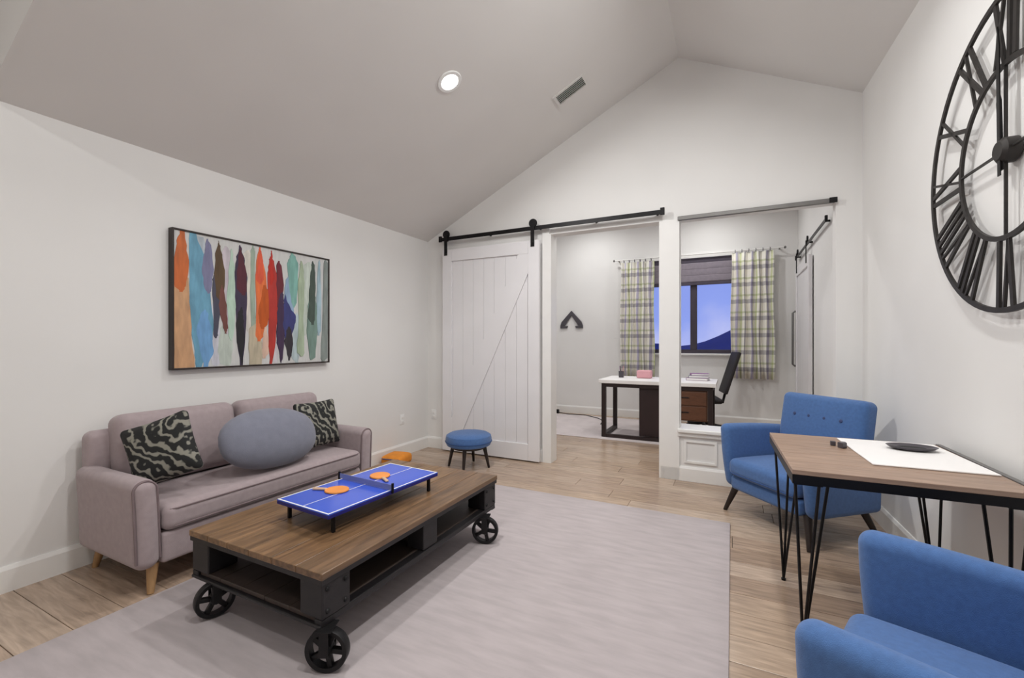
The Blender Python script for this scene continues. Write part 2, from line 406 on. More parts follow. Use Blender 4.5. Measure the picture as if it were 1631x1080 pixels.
for x, y in ((-2.3, 5.6), (-.6, 5.4), (-2.2, 6.9), (-.3, 6.9)): ceiling_lamp((x, y, 3.4495), 0, 'recessed lamp in the office ceiling, out of view', 'recessed lamps of the office', LAMP_W_OFFICE)  # unseen lamps placed to brighten the office

vt = thing('ceiling_vent', 'slotted air vent in the sloped ceiling near the gable wall', 'vent', on_slope(-1.30, 3.78)); vt.rotation_euler = (0, tl, 0)
mb = MB(); mb.box(-.16, .16, -.085, -.062, -.010, 0); mb.box(-.16, .16, .062, .085, -.010, 0); mb.box(-.16, -.135, -.062, .062, -.010, 0); mb.box(.135, .16, -.062, .062, -.010, 0)
mb.build('frame', M['ceil'], vt, False)
MB().box(-.135, .135, -.062, .062, -.002, -.0005).build('backing', M['gap'], vt, False)
for i in range(5):
    MB().box(-.135, .135, -.013, .013, -.0008, .0008, T(0, -.046+.023*i, -.008) @ RX(R(52))).build('slat', M['ceil'], vt, False)

# ------------------------------------------------------------------ sliding barn door and its rail
DY = YB - .085        # front face of the door
DX0, DX1, DZ0, DZ1 = -3.10, -1.845, .014, 2.40
d = thing('door_1', 'white sliding barn door with a diagonal brace, hanging on black rail', None, ((DX0+DX1)/2, DY, 0), kind='structure')
hw = (DX1-DX0)/2; nb = 9
for i in range(nb):
    a = -hw + 2*hw*i/nb
    MB().rbox(a+.001, a+2*hw/nb-.001, .018, .040, DZ0, DZ1, r=.003, k=1).build('board', M['door'], d, False)
sw = .13
for a in (-hw, hw-sw): MB().rbox(a, a+sw, 0, .0178, DZ0, DZ1, r=.003, k=1).build('stile', M['door'], d, False)
for z0, z1 in ((DZ0, DZ0+.18), (DZ1-.14, DZ1)): MB().rbox(-hw+sw+.001, hw-sw-.001, 0, .0178, z0, z1, r=.003, k=1).build('rail', M['door'], d, False)
bx0, bz0, bx1, bz1 = -hw+sw, DZ0+.18, hw-sw, DZ1-.14
L = math.hypot(bx1-bx0, bz1-bz0); an = math.atan2(bz1-bz0, bx1-bx0); bw = .06
poly = [(bx0, bz0), (bx0+.12, bz0), (bx1, bz1-.21), (bx1, bz1), (bx1-.12, bz1), (bx0, bz0+.21)]
MB().prism(poly, -.0178, -.002, RX(PI/2)).build('brace', M['door'], d, False)
for hx in (-hw+.05, hw-.075):
    h = MB().rbox(hx-.022, hx+.022, -.007, -.0005, DZ1-.07, 2.575, r=.002, k=1).build('hanger_strap', M['black'], d, False)
    MB().lathe([(0, -.009), (.045, -.009), (.047, -.004), (.036, 0), (.047, .004), (.045, .009), (0, .009)], 28, T(hx, .010, 2.585) @ RX(PI/2)).build('roller', M['black'], h)
    for bz in (DZ1-.02, DZ1-.05): MB().lathe([(.0, -.006), (.009, -.006), (.009, .0)], 10, T(hx, -.006, bz) @ RX(-PI/2) @ T(0,0,0)).build('bolt', M['black'], h)
rl = thing('barn_door_rail', 'black flat steel barn door rail fixed across the gable wall', 'rail', (-1.86, YB, 2.53))
MB().rbox(-1.28, 1.28, -.079, -.071, -.022, .022, r=.002, k=1).build('bar', M['black'], rl, False)
for x in (-1.22, -.62, 0, .62, 1.22): MB().lathe([(.012, .0), (.012, .071)], 12, T(x, 0, 0) @ RX(PI/2)).build('standoff', M['black'], rl)
for x in (-1.275, 1.275): MB().rbox(x-.02, x+.02, -.088, -.068, -.03, .04, r=.004, k=1).build('end_stop', M['black'], rl, False)
r2 = thing('head_track', 'thin grey metal track along the head of the half-height opening', 'track', (.155, YB, 2.462))
MB().rbox(-.61, .60, -.035, -.0005, -.018, .018, r=.003, k=1).build('channel', M['steel'], r2, False)
MB().rbox(.56, .615, -.042, -.036, -.022, .022, r=.003, k=1).build('end_cap', M['black'], r2, False)

# wall outlets
def outlet(loc, rz, label):
    t = thing('wall_outlet', label, 'outlet', loc, rz)
    MB().rbox(-.036, .036, -.006, 0, -.058, .058, r=.003, k=1).build('plate', M['white'], t)
    for z in (-.022, .022): MB().rbox(-.016, .016, -.009, -.0062, z-.014, z+.014, r=.004, k=1).build('socket', M['trim'], t)
outlet((XL, 3.94, .415), R(90), 'white wall outlet low on the left wall past the sofa')
outlet((-3.285, YB, .41), 0, 'white wall outlet in the corner beside the barn door')

# ------------------------------------------------------------------ rug
rg = MB().rbox(-2.64, -.01, .12, 3.50, 0, .011, r=.005, k=1, mid=24)
tag(rg.build('area_rug', M['rug']), 'large pale grey rug under the coffee table', 'rug')

# ------------------------------------------------------------------ sofa
def puff(a, axis=2):
    def f(p, h):
        o = [i for i in range(3) if i != axis]
        k = (1-(p[o[0]]/h[o[0]])**2)*(1-(p[o[1]]/h[o[1]])**2)
        q = p.copy(); q[axis] += a*k*(p[axis]/h[axis]); return q
    return f
SY0, SY1 = 1.12, 2.72
so = thing('sofa', 'mauve grey two-seat sofa with wooden legs below the painting', 'sofa', (-2.99, (SY0+SY1)/2, 0))
hl = (SY1-SY0)/2; aw = .115
for sg in (-1, 1):
    y0, y1 = (-hl, -hl+aw) if sg < 0 else (hl-aw, hl)
    def armfn(p, h):
        q = p.copy(); t = (p.z+h[2])/(2*h[2])
        q.y += sg*.018*t*t; return q
    ar = MB().rbox(-.33, .345, y0, y1, .135, .60, r=.052, k=4, mid=4, fn=armfn).build('arm', M['sofa'], so)
    pts = []
    for i in range(21):
        a = PI*i/20; pts.append((.325, (y0+y1)/2 - math.cos(a)*(aw/2-.006), .54+math.sin(a)*.052))
    pts = [(.325, pts[0][1], .18)] + pts + [(.325, pts[-1][1], .18)]
    pts = [(x, yy + sg*.018*((z-.135)/.465)**2, z) for x, yy, z in pts]
    MB().tube(pts, .0065, 6).build('piping', M['seam'], ar)
MB().rbox(-.33, .335, -hl+aw, hl-aw, .14, .30, r=.02, k=2).build('seat_base', M['sofa'], so)
sc = MB().rbox(-.20, .355, -hl+aw+.002, hl-aw-.002, .302, .44, r=.045, k=3, mid=8, fn=puff(.022)).build('seat_cushion', M['sofa'], so)
for z in (.325, .418): MB().tube([(.34, -hl+aw+.03, z), (.352, -hl+aw+.06, z), (.354, hl-aw-.06, z), (.34, hl-aw-.03, z)], .0045, 6).build('piping', M['seam'], sc)
MB().rbox(-.35, -.24, -hl+.02, hl-.02, .16, .79, r=.045, k=3, mid=3).build('back_frame', M['sofa'], so)
bm_ = hl-aw
for y0, y1 in ((-bm_-.0, -.012), (.012, bm_)):
    m_ = T(-.16, (y0+y1)/2, .44) @ RY(R(-9))
    cu = MB().rbox(-.085, .085, -(y1-y0)/2, (y1-y0)/2, .01, .44, r=.06, k=3, mid=6, fn=puff(.035, 0), m=m_).build('back_cushion', M['sofa'], so)
    w_ = (y1-y0)/2-.02
    MB().tube([(.03,-w_,.05),(.03,-w_,.41),(.03,-w_+.03,.43),(.03,w_-.03,.43),(.03,w_,.41),(.03,w_,.05)], .0045, 6, m=m_).build('piping', M['seam'], cu)
for sx_ in (-1, 1):
    for sy_ in (-1, 1):
        MB().tube([(sx_*.27, sy_*(hl-.10), .14), (sx_*.305, sy_*(hl-.075), .0)], [.028, .015], 12).build('leg', M['lightwood'], so)
def pillow(name, w, h, t, m, loc, rot, label, pinch=.12):
    def f(p, hh):
        q = p.copy(); u, v = p.x/hh[0], p.z/hh[2]
        q.y *= max(.10, (1-u**4)*(1-v**4))**.6
        q.x *= 1-pinch*(1-v*v)*.45 if False else 1 - pinch*.5*(1-abs(v)**2)*abs(u)
        q.z *= 1 - pinch*.5*(1-abs(u)**2)*abs(v)
        return q
    o = MB().rbox(-w/2, w/2, -t/2, t/2, -h/2, h/2, r=.03, k=2, mid=12, fn=f).build(name, m, None)
    o.location = loc; o.rotation_euler = rot
    return tag(o, label, 'pillow')
pillow('throw_pillow', .35, .36, .12, M['patt'], (-2.885, 1.34, .69), (R(-14), R(-20), R(42)), 'black and cream leaf-print pillow slumped beside the near sofa arm')
pillow('throw_pillow', .42, .36, .12, M['patt'], (-2.905, 2.40, .66), (R(-12), R(1), R(98)), 'black and cream leaf-print pillow standing upright by the far sofa arm')
el = MB()
vs = []; n1, n2 = 32, 20
def se(c, e): return math.copysign(abs(c)**e, c)
for i in range(n2+1):
    ph = -PI/2 + PI*i/n2
    for j in range(n1):
        tt = 2*PI*j/n1
        x_ = se(math.cos(ph), .85)*se(math.cos(tt), .9); z_ = se(math.cos(ph), .85)*se(math.sin(tt), .85); y_ = math.sin(ph)
        vs.append((x_*.345, y_*.115, z_*.20))
fs = [(i*n1+j, i*n1+(j+1) % n1, (i+1)*n1+(j+1) % n1, (i+1)*n1+j) for i in range(n2) for j in range(n1)]
el.add(vs, fs); o = el.build('oval_pillow', M['slate']); o.location = (-2.775, 1.925, .657); o.rotation_euler = (R(-20), R(4), R(92))
tag(o, 'large oval slate grey pillow in the middle of the sofa', 'pillow')

# ------------------------------------------------------------------ coffee table on wheels
ct = thing('coffee_table', 'rustic wood coffee table on black cast-iron cart wheels', 'coffee table', (-1.87, 1.90, .0115))
hx, hy = .455, .71; zt = .39
nb = 6
for i in range(nb):
    a = -hx + 2*hx*i/nb
    MB().rbox(a+.0008, a+2*hx/nb-.0008, -hy, hy, zt-.028, zt, r=.003, k=1).build('plank', M['rustic'], ct, False)
mb = MB(); mb.box(-hx+.004, hx-.004, -hy+.004, hy-.004, zt-.05, zt-.0285); 
mb.build('top_frame', M['cartblack'], ct, False)
pz0 = .20
for sx_ in (-1, 1):
    for sy_ in (-1, 1):
        cx, cy = sx_*(hx-.075), sy_*(hy-.08)
        po = MB().rbox(cx-.065, cx+.065, cy-.07, cy+.07, pz0, zt-.05, r=.006, k=1).build('corner_post', M['cartblack'], ct, False)
        for (bx_, by_) in ((sx_*.0655, -.045), (sx_*.0655, .045)):
            for bz in (.228, .315): MB().lathe([(0, .007), (.008, .006), (.011, 0)], 10, T(cx+bx_, cy+by_, bz) @ RY(sx_*PI/2)).build('bolt', M['iron'], po)
    MB().rbox(sx_*(hx-.075)-.055, sx_*(hx-.075)+.055, -.06, .06, pz0, zt-.05, r=.005, k=1).build('middle_post', M['cartblack'], ct, False)
    MB().rbox(sx_*(hx-.035)-.022, sx_*(hx-.035)+.022, -hy+.01, hy-.01, .172, .1995, r=.004, k=1).build('side_rail', M['cartblack'], ct, False)
for i in range(5):
    a = -hx+.06 + (2*hx-.12)*i/5
    MB().rbox(a+.001, a+(2*hx-.12)/5-.001, -hy+.02, hy-.02, .18, .1995, r=.003, k=1).build('shelf_board', M['shelfwood'], ct, False)
for sy_ in (-1, 1): MB().rbox(-hx+.015, hx-.015, sy_*(hy-.025)-.022, sy_*(hy-.025)+.022, .166, .1795, r=.004, k=1).build('end_rail', M['cartblack'], ct, False)
MB().rbox(-hx+.14, hx-.14, -.012, .012, .20, zt-.051, r=.003, k=1).build('divider', M['shelfwood'], ct, False)
wr = .084
rim = MB()
prof = [(.066, -.018), (.082, -.020), (.084, -.016), (.084, .016), (.082, .020), (.066, .018), (.066, -.018)]
rim.lathe(prof, 36, RY(PI/2)); rim_me = rim.mesh('wheel', M['iron'])
sp_me = MB().rbox(-.012, .012, -.010, .010, .018, .070, r=.003, k=1).mesh('spoke', M['iron'])
hb_me = MB().lathe([(0, -.030), (.018, -.030), (.022, -.022), (.022, .022), (.018, .030), (0, .030)], 18, RY(PI/2)).mesh('hub', M['iron'])
br_me = MB().box(-.042, .042, -.030, .030, .086, .0895).box(-.038, -.034, -.018, .018, -.012, .086).box(.034, .038, -.018, .018, -.012, .086).mesh('fork', M['iron'], False)
for cx, cy, ca in ((hx-.005, -hy+.03, 65), (-hx+.15, -hy+.035, 15), (hx+.0, hy-.165, 70), (-hx+.10, hy-.12, 20)):   # swivelled casters
    w = bpy.data.objects.new('wheel', rim_me); COL.objects.link(w); w.parent = ct; w.location = (cx, cy, wr); w.rotation_euler = (0, 0, R(-ca))
    for k in range(5):
        s_ = bpy.data.objects.new('spoke', sp_me); COL.objects.link(s_); s_.parent = w; s_.rotation_euler = (2*PI*k/5+.4+cx, 0, 0)
    h_ = bpy.data.objects.new('hub', hb_me); COL.objects.link(h_); h_.parent = w
    b_ = bpy.data.objects.new('fork', br_me); COL.objects.link(b_); b_.parent = w

# ------------------------------------------------------------------ mini table-tennis table
pp = thing('mini_tennis_table', 'miniature blue table-tennis table standing on the coffee table', 'game table', (-1.83, 1.825, .4017), R(-4))
pl, pwid, ph = .385, .20, .098
MB().rbox(-pwid, pwid, -pl, pl, ph-.016, ph-.0005, r=.002, k=1).build('apron', M['ppside'], pp, False)
for sg in (-1, 1):
    MB().rbox(-pwid, pwid, min(sg*.0015, sg*pl), max(sg*.0015, sg*pl), ph, ph+.007, r=.0015, k=1).build('table_half', M['ppblue'], pp, False)
    MB().box(-pwid+.012, pwid-.012, sg*(pl-.006)-.004, sg*(pl-.006)+.004, ph+.0072, ph+.0078).build('end_line', M['white'], pp, False)
    MB().box(sg*(pwid-.006)-.004, sg*(pwid-.006)+.004, -pl+.002, pl-.002, ph+.0072, ph+.0078).build('side_line', M['white'], pp, False)
MB().box(-.002, .002, -pl+.012, pl-.012, ph+.0072, ph+.0078).build('centre_line', M['white'], pp, False)
for sx_ in (-1, 1):
    for sy_ in (-1, 1):
        MB().rbox(sx_*(pwid-.03)-.008, sx_*(pwid-.03)+.008, sy_*(pl-.05)-.008, sy_*(pl-.05)+.008, 0, ph-.016, r=.002, k=1).build('leg', M['black'], pp, False)
ne = MB().box(-pwid-.012, pwid+.012, -.001, .001, ph+.010, ph+.038).build('net', M['netm'], pp, False)
for sx_ in (-1, 1): MB().rbox(sx_*(pwid+.014)-.005, sx_*(pwid+.014)+.005, -.006, .006, ph-.006, ph+.048, r=.002, k=1).build('net_post', M['black'], ne, False)
def paddle(loc, rz, label):
    t = thing('paddle', label, 'paddle', loc, rz)
    MB().lathe([(0, 0), (.056, 0), (.058, .003), (.056, .008), (0, .008)], 28, Matrix.Diagonal((1, 1.1, 1, 1))).build('blade', M['orange'], t)
    MB().rbox(-.010, .010, -.135, -.058, -.0, .011, r=.004, k=2).build('handle', M['paddlewood'], t)
ztp = .4017+ph+.0081
paddle((-1.885, 1.68, ztp), R(-70), 'orange paddle lying on the near half of the mini table')
paddle((-1.86, 1.975, ztp), R(60), 'orange paddle lying on the far half of the mini table')

# rounded shape made up for an unidentified orange patch by the left wall
ob = thing('orange_blob', 'bright orange low shape on the floor beyond the sofa', 'blob', (-3.21, 3.66, 0), R(10))
MB().rbox(-.12, .12, -.13, .13, 0, .10, r=.035, k=3, mid=3, fn=puff(.012)).build('body', M['orangec'], ob)
MB().tube([(-.10, -.131, .075), (0, -.145, .078), (.10, -.131, .075)], .005, 6).build('zip', M['bluepipe'], ob)  # thin dark tube across the front, an invented detail

# ------------------------------------------------------------------ round stool
st = thing('footstool', 'round blue upholstered stool with four dark wooden legs', 'stool', (-2.455, 3.90, 0))
MB().lathe([(0, .225), (.20, .225), (.225, .235), (.238, .262), (.240, .30), (.232, .333), (.20, .352), (.12, .361), (0, .363)], 40).build('cushion', M['blue'], st)
MB().tube([(.2405*math.cos(2*PI*i/48), .2405*math.sin(2*PI*i/48), .275) for i in range(48)], .005, 6, True).build('piping', M['bluepipe'], st)
MB().lathe([(0, .20), (.17, .20), (.18, .2245), (0, .2245)], 32).build('base_ring', M['darkwood'], st)
for k in range(4):
    a = R(18+90*k); MB().tube([(.165*math.cos(a), .165*math.sin(a), .224), (.215*math.cos(a), .215*math.sin(a), 0)], [.022, .012], 10).build('leg', M['darkwood'], st)

# ------------------------------------------------------------------ blue armchairs
def armchair():
    t = thing('armchair', '', 'armchair', (0,0,0), 0, 'blue armchairs')
    for sg in (-1, 1):
        def afn(p, h):
            q = p.copy(); v = (p.y+h[1])/(2*h[1]); up = (p.z+h[2])/(2*h[2])
            q.z -= .035*v*v*up; q.x += sg*.012*up
            q.y += .05*(1-up)**2*(1-v); return q
        x0, x1 = (-.39, -.295) if sg < 0 else (.295, .39)
        a = MB().rbox(x0, x1, -.335, .27, .19, .67, r=.046, k=4, mid=5, fn=afn).build('arm', M['blue'], t)
    MB().rbox(-.295, .295, -.315, .27, .19, .295, r=.025, k=2).build('seat_base', M['blue'], t)
    sc_ = MB().rbox(-.293, .293, -.345, .19, .297, .425, r=.045, k=3, mid=6, fn=puff(.025)).build('seat_cushion', M['blue'], t)
    MB().tube([(-.27, -.335, .32), (-.245, -.343, .32), (.245, -.343, .32), (.27, -.335, .32)], .004, 6).build('piping', M['bluepipe'], sc_)
    m_ = T(0, .19, .42) @ RX(R(-9))
    bk = MB().rbox(-.325, .325, -.06, .075, -.10, .49, r=.045, k=3, mid=6, fn=puff(.018, 1), m=m_).build('backrest', M['blue'], t)
    for x in (-.18, -.06, .06, .18): MB().lathe([(0, .008), (.010, .006), (.014, 0)], 12, m_ @ T(x, -.068, .33) @ RX(PI/2)).build('button', M['button'], bk)
    for sx_ in (-1, 1):
        MB().tube([(sx_*.30, -.25, .20), (sx_*.36, -.305, 0)], [.026, .014], 10).build('leg', M['darkwood'], t)
        MB().tube([(sx_*.30, .20, .20), (sx_*.36, .275, 0)], [.026, .014], 10).build('leg', M['darkwood'], t)
    return t
c1 = armchair(); c1.location = (.42, 3.725, 0); c1.rotation_euler.z = R(-48.5)
c1['label'] = 'blue armchair standing in the corner behind the hairpin-leg table'
c2 = copy_tree(c1); c2.location = (.572, 1.419, 0); c2.rotation_euler.z = R(-111)
c2['label'] = 'blue armchair in the near right foreground, cut off by the frame'

# ------------------------------------------------------------------ hairpin-leg table
TR = R(1.9)
tb = thing('hairpin_table', 'grey oak table on black hairpin legs against the right wall', 'table', (.583, 2.535, 0), TR)
tx, ty, tz = .375, .405, .78
nb = 5
for i in range(nb):
    a = -ty + 2*ty*i/nb
    MB().rbox(-tx, tx-.022, a+.0006, a+2*ty/nb-.0006, tz-.02, tz, r=.002, k=1).build('plank', M['tabwood'], tb, False)
MB().rbox(tx-.0215, tx, -ty, ty, tz-.02, tz+.004, r=.002, k=1).build('edge_strip', M['steel'], tb, False)
mb = MB()
for a in (-1, 1):
    mb.box(-tx, tx, a*(ty-.014)-.014, a*(ty-.014)+.014, tz-.056, tz-.0205); mb.box(a*(tx-.014)-.014, a*(tx-.014)+.014, -ty+.028, ty-.028, tz-.056, tz-.0205)
mb.build('frame', M['black'], tb, False)
zl = tz-.056
for sx_ in (-1, 1):
    for sy_ in (-1, 1):
        lg = MB().box(-.05, .05, -.05, .05, zl-.005, zl, T(sx_*(tx-.055), sy_*(ty-.055), 0)).build('leg', M['black'], tb, False)
        f1 = Vector((sx_*(tx-.055), sy_*(ty-.115), .006)); f2 = Vector((sx_*(tx-.105), sy_*(ty-.06), .006))
        tops = [(sx_*(tx-.02), sy_*(ty-.075), zl), (sx_*(tx-.095), sy_*(ty-.02), zl), (sx_*(tx-.14), sy_*(ty-.09), zl)]
        for tp in tops: MB().tube([tp, f1 if True else f2], .0062, 8).build('rod', M['black'], lg)
        MB().lathe([(0, -.006), (.011, -.006), (.012, .004), (0, .010)], 12, T(*f1)).build('foot', M['black'], lg)
# white board with a dark dish, small dark beads
bo = MB().rbox(-.20, .20, -.275, .275, 0, .006, r=.002, k=1).build('game_board', M['paper'], None, False)
bo.location = (.718, 2.625, tz+.001); bo.rotation_euler.z = R(3); tag(bo, 'white rectangular board lying flat on the hairpin-leg table', 'board')
di = thing('shallow_dish', 'low dark grey oval dish on the white board', 'dish', (.765, 2.72, tz+.0068), R(2))
MB().lathe([(0, 0), (.060, 0), (.085, .010), (.098, .020), (.094, .021), (.070, .010), (0, .006)], 36, Matrix.Diagonal((1, .62, 1, 1))).build('bowl', M['char'], di)
MB().lathe([(0, .0062), (.05, .0062), (.055, .012), (.0, .016)], 24, Matrix.Diagonal((1, .62, 1, 1))).build('filling', M['gap'], di)
for i, (x, y, s) in enumerate(((.455, 2.70, .011), (.485, 2.655, .014), (.50, 2.71, .010))):
    o = MB().rbox(-s, s, -s, s, 0, 2*s, r=.003, k=1).build('game_die', M['char'], None, False)
    o.location = (x, y, tz+.0006); o.rotation_euler.z = i*.7
    tag(o, ['small dark cube nearest the far table edge, left of the board', 'largest of three small dark cubes beside the white board', 'smallest dark cube, touching the shadow of the white board'][i], 'game piece', 'small dark cubes on the table')

# ------------------------------------------------------------------ painting on the left wall
pt = thing('painting', 'abstract painting of tall colourful vertical brush strokes on left wall', 'painting', (XL, 2.245, 1.59))
PH, PW = .478, .64
MB().box(.004, .040, -PW+.012, PW-.012, -PH+.012, PH-.012).build('canvas', M['canvas'], pt, False)
for s_ in (-1, 1):
    MB().rbox(0, .05, s_*(PW-.006)-.006, s_*(PW-.006)+.006, -PH, PH, r=.002, k=1).build('frame_side', M['frame'], pt, False)
    MB().rbox(0, .05, -PW+.012, PW-.012, s_*(PH-.006)-.006, s_*(PH-.006)+.006, r=.002, k=1).build('frame_rail', M['frame'], pt, False)
strokes = [  # colour, then (height, left edge, right edge) from bottom to top in fractions of the canvas
 ((206,160,120), [(0,.0,.10),(.3,.0,.085),(.66,.0,.07)]),
 ((204,106,50), [(.60,.0,.055),(.75,.0,.075),(.9,.012,.06),(1,.03,.05)]),
 ((110,165,192), [(0,.11,.135),(.12,.10,.19),(.3,.085,.20),(.55,.075,.185),(.8,.075,.16),(1,.075,.11)]),
 ((116,166,214), [(.0,.15,.17),(.12,.13,.20),(.28,.11,.19),(.40,.13,.17)]),
 ((128,128,160), [(.60,.15,.19),(.75,.14,.20),(.92,.155,.19)]),
 ((74,74,92), [(.25,.20,.225),(.45,.20,.235),(.66,.195,.23)]),
 ((92,70,44), [(.55,.215,.26),(.72,.205,.265),(.86,.21,.25),(.93,.222,.238)]),
 ((120,72,64), [(.30,.255,.28),(.45,.23,.275),(.58,.235,.26)]),
 ((188,214,196), [(.25,.285,.315),(.5,.275,.33),(.75,.285,.325),(.9,.295,.31)]),
 ((60,48,74), [(.0,.352,.372),(.25,.335,.385),(.5,.325,.395),(.72,.32,.395),(.86,.33,.38),(.95,.345,.362)]),
 ((86,28,46), [(.62,.335,.392),(.74,.332,.392),(.88,.342,.372),(.93,.35,.362)]),
 ((32,30,36), [(.04,.355,.37),(.24,.33,.38),(.34,.33,.375),(.42,.34,.37)]),
 ((160,176,160), [(.28,.42,.455),(.6,.415,.445),(.95,.42,.445)]),
 ((196,184,160), [(0,.41,.49),(.18,.405,.49),(.30,.41,.475)]),
 ((232,118,62), [(.25,.45,.50),(.5,.455,.53),(.75,.45,.52),(.92,.46,.495)]),
 ((226,92,60), [(.72,.45,.50),(.86,.46,.50),(.95,.47,.485)]),
 ((196,88,20), [(.35,.475,.53),(.46,.465,.545),(.62,.49,.54)]),
 ((186,54,46), [(0,.545,.56),(.2,.535,.585),(.5,.535,.60),(.75,.53,.595),(.9,.54,.57)]),
 ((190,40,24), [(.74,.54,.575),(.84,.535,.565),(.93,.55,.56)]),
 ((106,34,48), [(.5,.595,.625),(.7,.59,.64),(.86,.59,.625)]),
 ((66,44,76), [(.07,.615,.635),(.22,.59,.645),(.45,.595,.645),(.6,.61,.64)]),
 ((150,176,204), [(.42,.66,.715),(.6,.645,.715),(.75,.66,.70)]),
 ((130,180,170), [(.55,.70,.735),(.72,.675,.745),(.9,.67,.75),(.97,.69,.73)]),
 ((58,62,120), [(.24,.65,.70),(.35,.635,.725),(.42,.645,.735),(.5,.64,.69),(.56,.645,.665)]),
 ((50,44,52), [(.08,.67,.70),(.2,.65,.71),(.29,.66,.70)]),
 ((172,188,162), [(.1,.74,.80),(.4,.755,.79),(.7,.75,.80),(.9,.765,.79)]),
 ((120,146,136), [(.05,.84,.89),(.3,.82,.905),(.5,.825,.90),(.62,.84,.89)]),
 ((70,84,76), [(.42,.825,.885),(.6,.835,.885),(.78,.845,.89),(.93,.86,.88)]),
 ((170,196,208), [(.3,.905,.935),(.55,.90,.94),(.8,.905,.935),(.95,.915,.93)]),
 ((140,150,146), [(.04,.935,.995),(.5,.955,.995),(.97,.965,.995)]),
]
pw_, ph_ = 2*(PW-.013), 2*(PH-.013)
pale = [((214,214,224), [(.02,.19,.235),(.2,.17,.24),(.45,.18,.225)]), ((196,206,196), [(.02,.235,.30),(.15,.225,.31),(.3,.24,.30)]),
 ((222,216,206), [(.3,.395,.425),(.6,.385,.42),(.9,.37,.43)]), ((206,196,204), [(.3,.265,.30),(.55,.26,.29),(.9,.25,.30)]),
 ((216,210,214), [(.02,.565,.60),(.12,.575,.60),(.2,.58,.592)]), ((190,206,210), [(.05,.70,.76),(.2,.71,.77),(.42,.72,.76)]),
 ((200,210,200), [(.3,.78,.83),(.6,.79,.84),(.9,.79,.86)]), ((186,196,204), [(.8,.10,.16),(.93,.10,.155),(.985,.11,.15)]), ((224,190,170), [(.1,.49,.54),(.2,.495,.535),(.34,.51,.52)])]
for i, (cc, rows) in enumerate(pale + strokes):
    rows = list(rows)
    if rows[0][0] > 0: h0, a0, b0 = rows[0]; m0 = a0+(b0-a0)*random.uniform(.3,.7); rows.insert(0, (max(0, h0-random.uniform(.03,.07)), m0-.15*(b0-a0), m0+.15*(b0-a0)))
    if rows[-1][0] < .985: h0, a0, b0 = rows[-1]; m0 = a0+(b0-a0)*random.uniform(.3,.7); rows.append((min(1, h0+random.uniform(.03,.06)), m0-.12*(b0-a0), m0+.12*(b0-a0)))
    pts = []
    fine = []
    for (a, b) in zip(rows[:-1], rows[1:]):
        for k in range(4):
            t = k/4; s_ = t*t*(3-2*t); fine.append((a[0]+(b[0]-a[0])*t, a[1]+(b[1]-a[1])*s_, a[2]+(b[2]-a[2])*s_))
    fine.append(rows[-1])
    lft = [(-pw_/2 + pw_*(u0+random.uniform(-.003,.003)), -ph_/2+ph_*h) for h, u0, u1 in fine]
    rgt = [(-pw_/2 + pw_*(u1+random.uniform(-.003,.003)), -ph_/2+ph_*h) for h, u0, u1 in fine]
    cl = lambda p: (max(-pw_/2, min(pw_/2, p[0])), p[1])
    n_ = len(fine); vs = []; z0, z1 = .0402, .0412+.00015*i
    for z in (z0, z1):
        for p in lft: q = cl(p); vs.append((z, q[0], q[1]))
        for p in rgt: q = cl(p); vs.append((z, q[0], q[1]))
    fs = []
    for k in range(n_-1):
        fs.append((2*n_+k, 2*n_+n_+k, 2*n_+n_+k+1, 2*n_+k+1)); fs.append((k, k+1, n_+k+1, n_+k))
        fs.append((k, 2*n_+k, 2*n_+k+1, k+1)); fs.append((n_+k, n_+k+1, 3*n_+k+1, 3*n_+k))
    fs.append((0, n_, 3*n_, 2*n_)); fs.append((n_-1, 3*n_-1, 4*n_-1, 2*n_-1))
    MB().add(vs, fs).build('brush_stroke', mat('paint_stroke', srgb(*cc), .55, var=.28, scale=14, stretch=(1, 2.2, .5)), pt, False)

# ------------------------------------------------------------------ wall clock
CY, CZ = 2.43, 2.06
ck = thing('wall_clock', 'huge black iron skeleton clock with Roman numerals on right wall', 'clock', (xr(CY), CY, CZ))
ck.rotation_euler = (RZ(TR) @ Matrix(((0,0,-1,0),(-1,0,0,0),(0,1,0,0),(0,0,0,1)))).to_euler()
RO, RI = .635, .345
def ring(r0, r1, z0, z1): return MB().lathe([(r0, z0), (r1, z0), (r1, z1), (r0, z1), (r0, z0)], 72)
ring(RO-.013, RO+.009, .030, .042).build('outer_ring', M['clock'], ck)
ring(RI-.010, RI+.010, .030, .042).build('inner_ring', M['clock'], ck)
ROM = ['XII','I','II','III','IV','V','VI','VII','VIII','IX','X','XI']
def bar(p, q, w, m):
    dx, dy = q[0]-p[0], q[1]-p[1]; L_ = math.hypot(dx, dy); a = math.atan2(dy, dx)
    return MB().box(0, L_, -w/2, w/2, .031, .041, m @ T(p[0], p[1], 0) @ RZ(a))
for i, s_ in enumerate(ROM):
    m_ = RZ(-2*PI*i/12); wd = {'I': .040, 'V': .088, 'X': .092}
    tot = sum(wd[c] for c in s_); x = -tot/2; nm = MB(); rl0, rl1 = RI+.008, RO-.012
    for c in s_:
        w = wd[c]; k0, k1 = .92, 1.08
        def add(p, q, t):
            b = bar(p, q, t, m_); nm.add(b.v, b.f)
        if c == 'I': add(((x+w/2)*k0, rl0), ((x+w/2)*k1, rl1), .020)
        elif c == 'V': add((x+w/2, rl0), (x+.014, rl1), .020); add((x+w/2, rl0), (x+w-.014, rl1), .012)
        else: add((x+.014, rl0), (x+w-.014, rl1), .012); add((x+w-.014, rl0), (x+.014, rl1), .020)
        x += w
    nm.build('numeral', M['clock'], ck, False)
for k in range(4): 
    b = bar((0, .03), (0, RI), .008, RZ(PI/2*k)); b.build('spoke', M['clock'], ck, False)
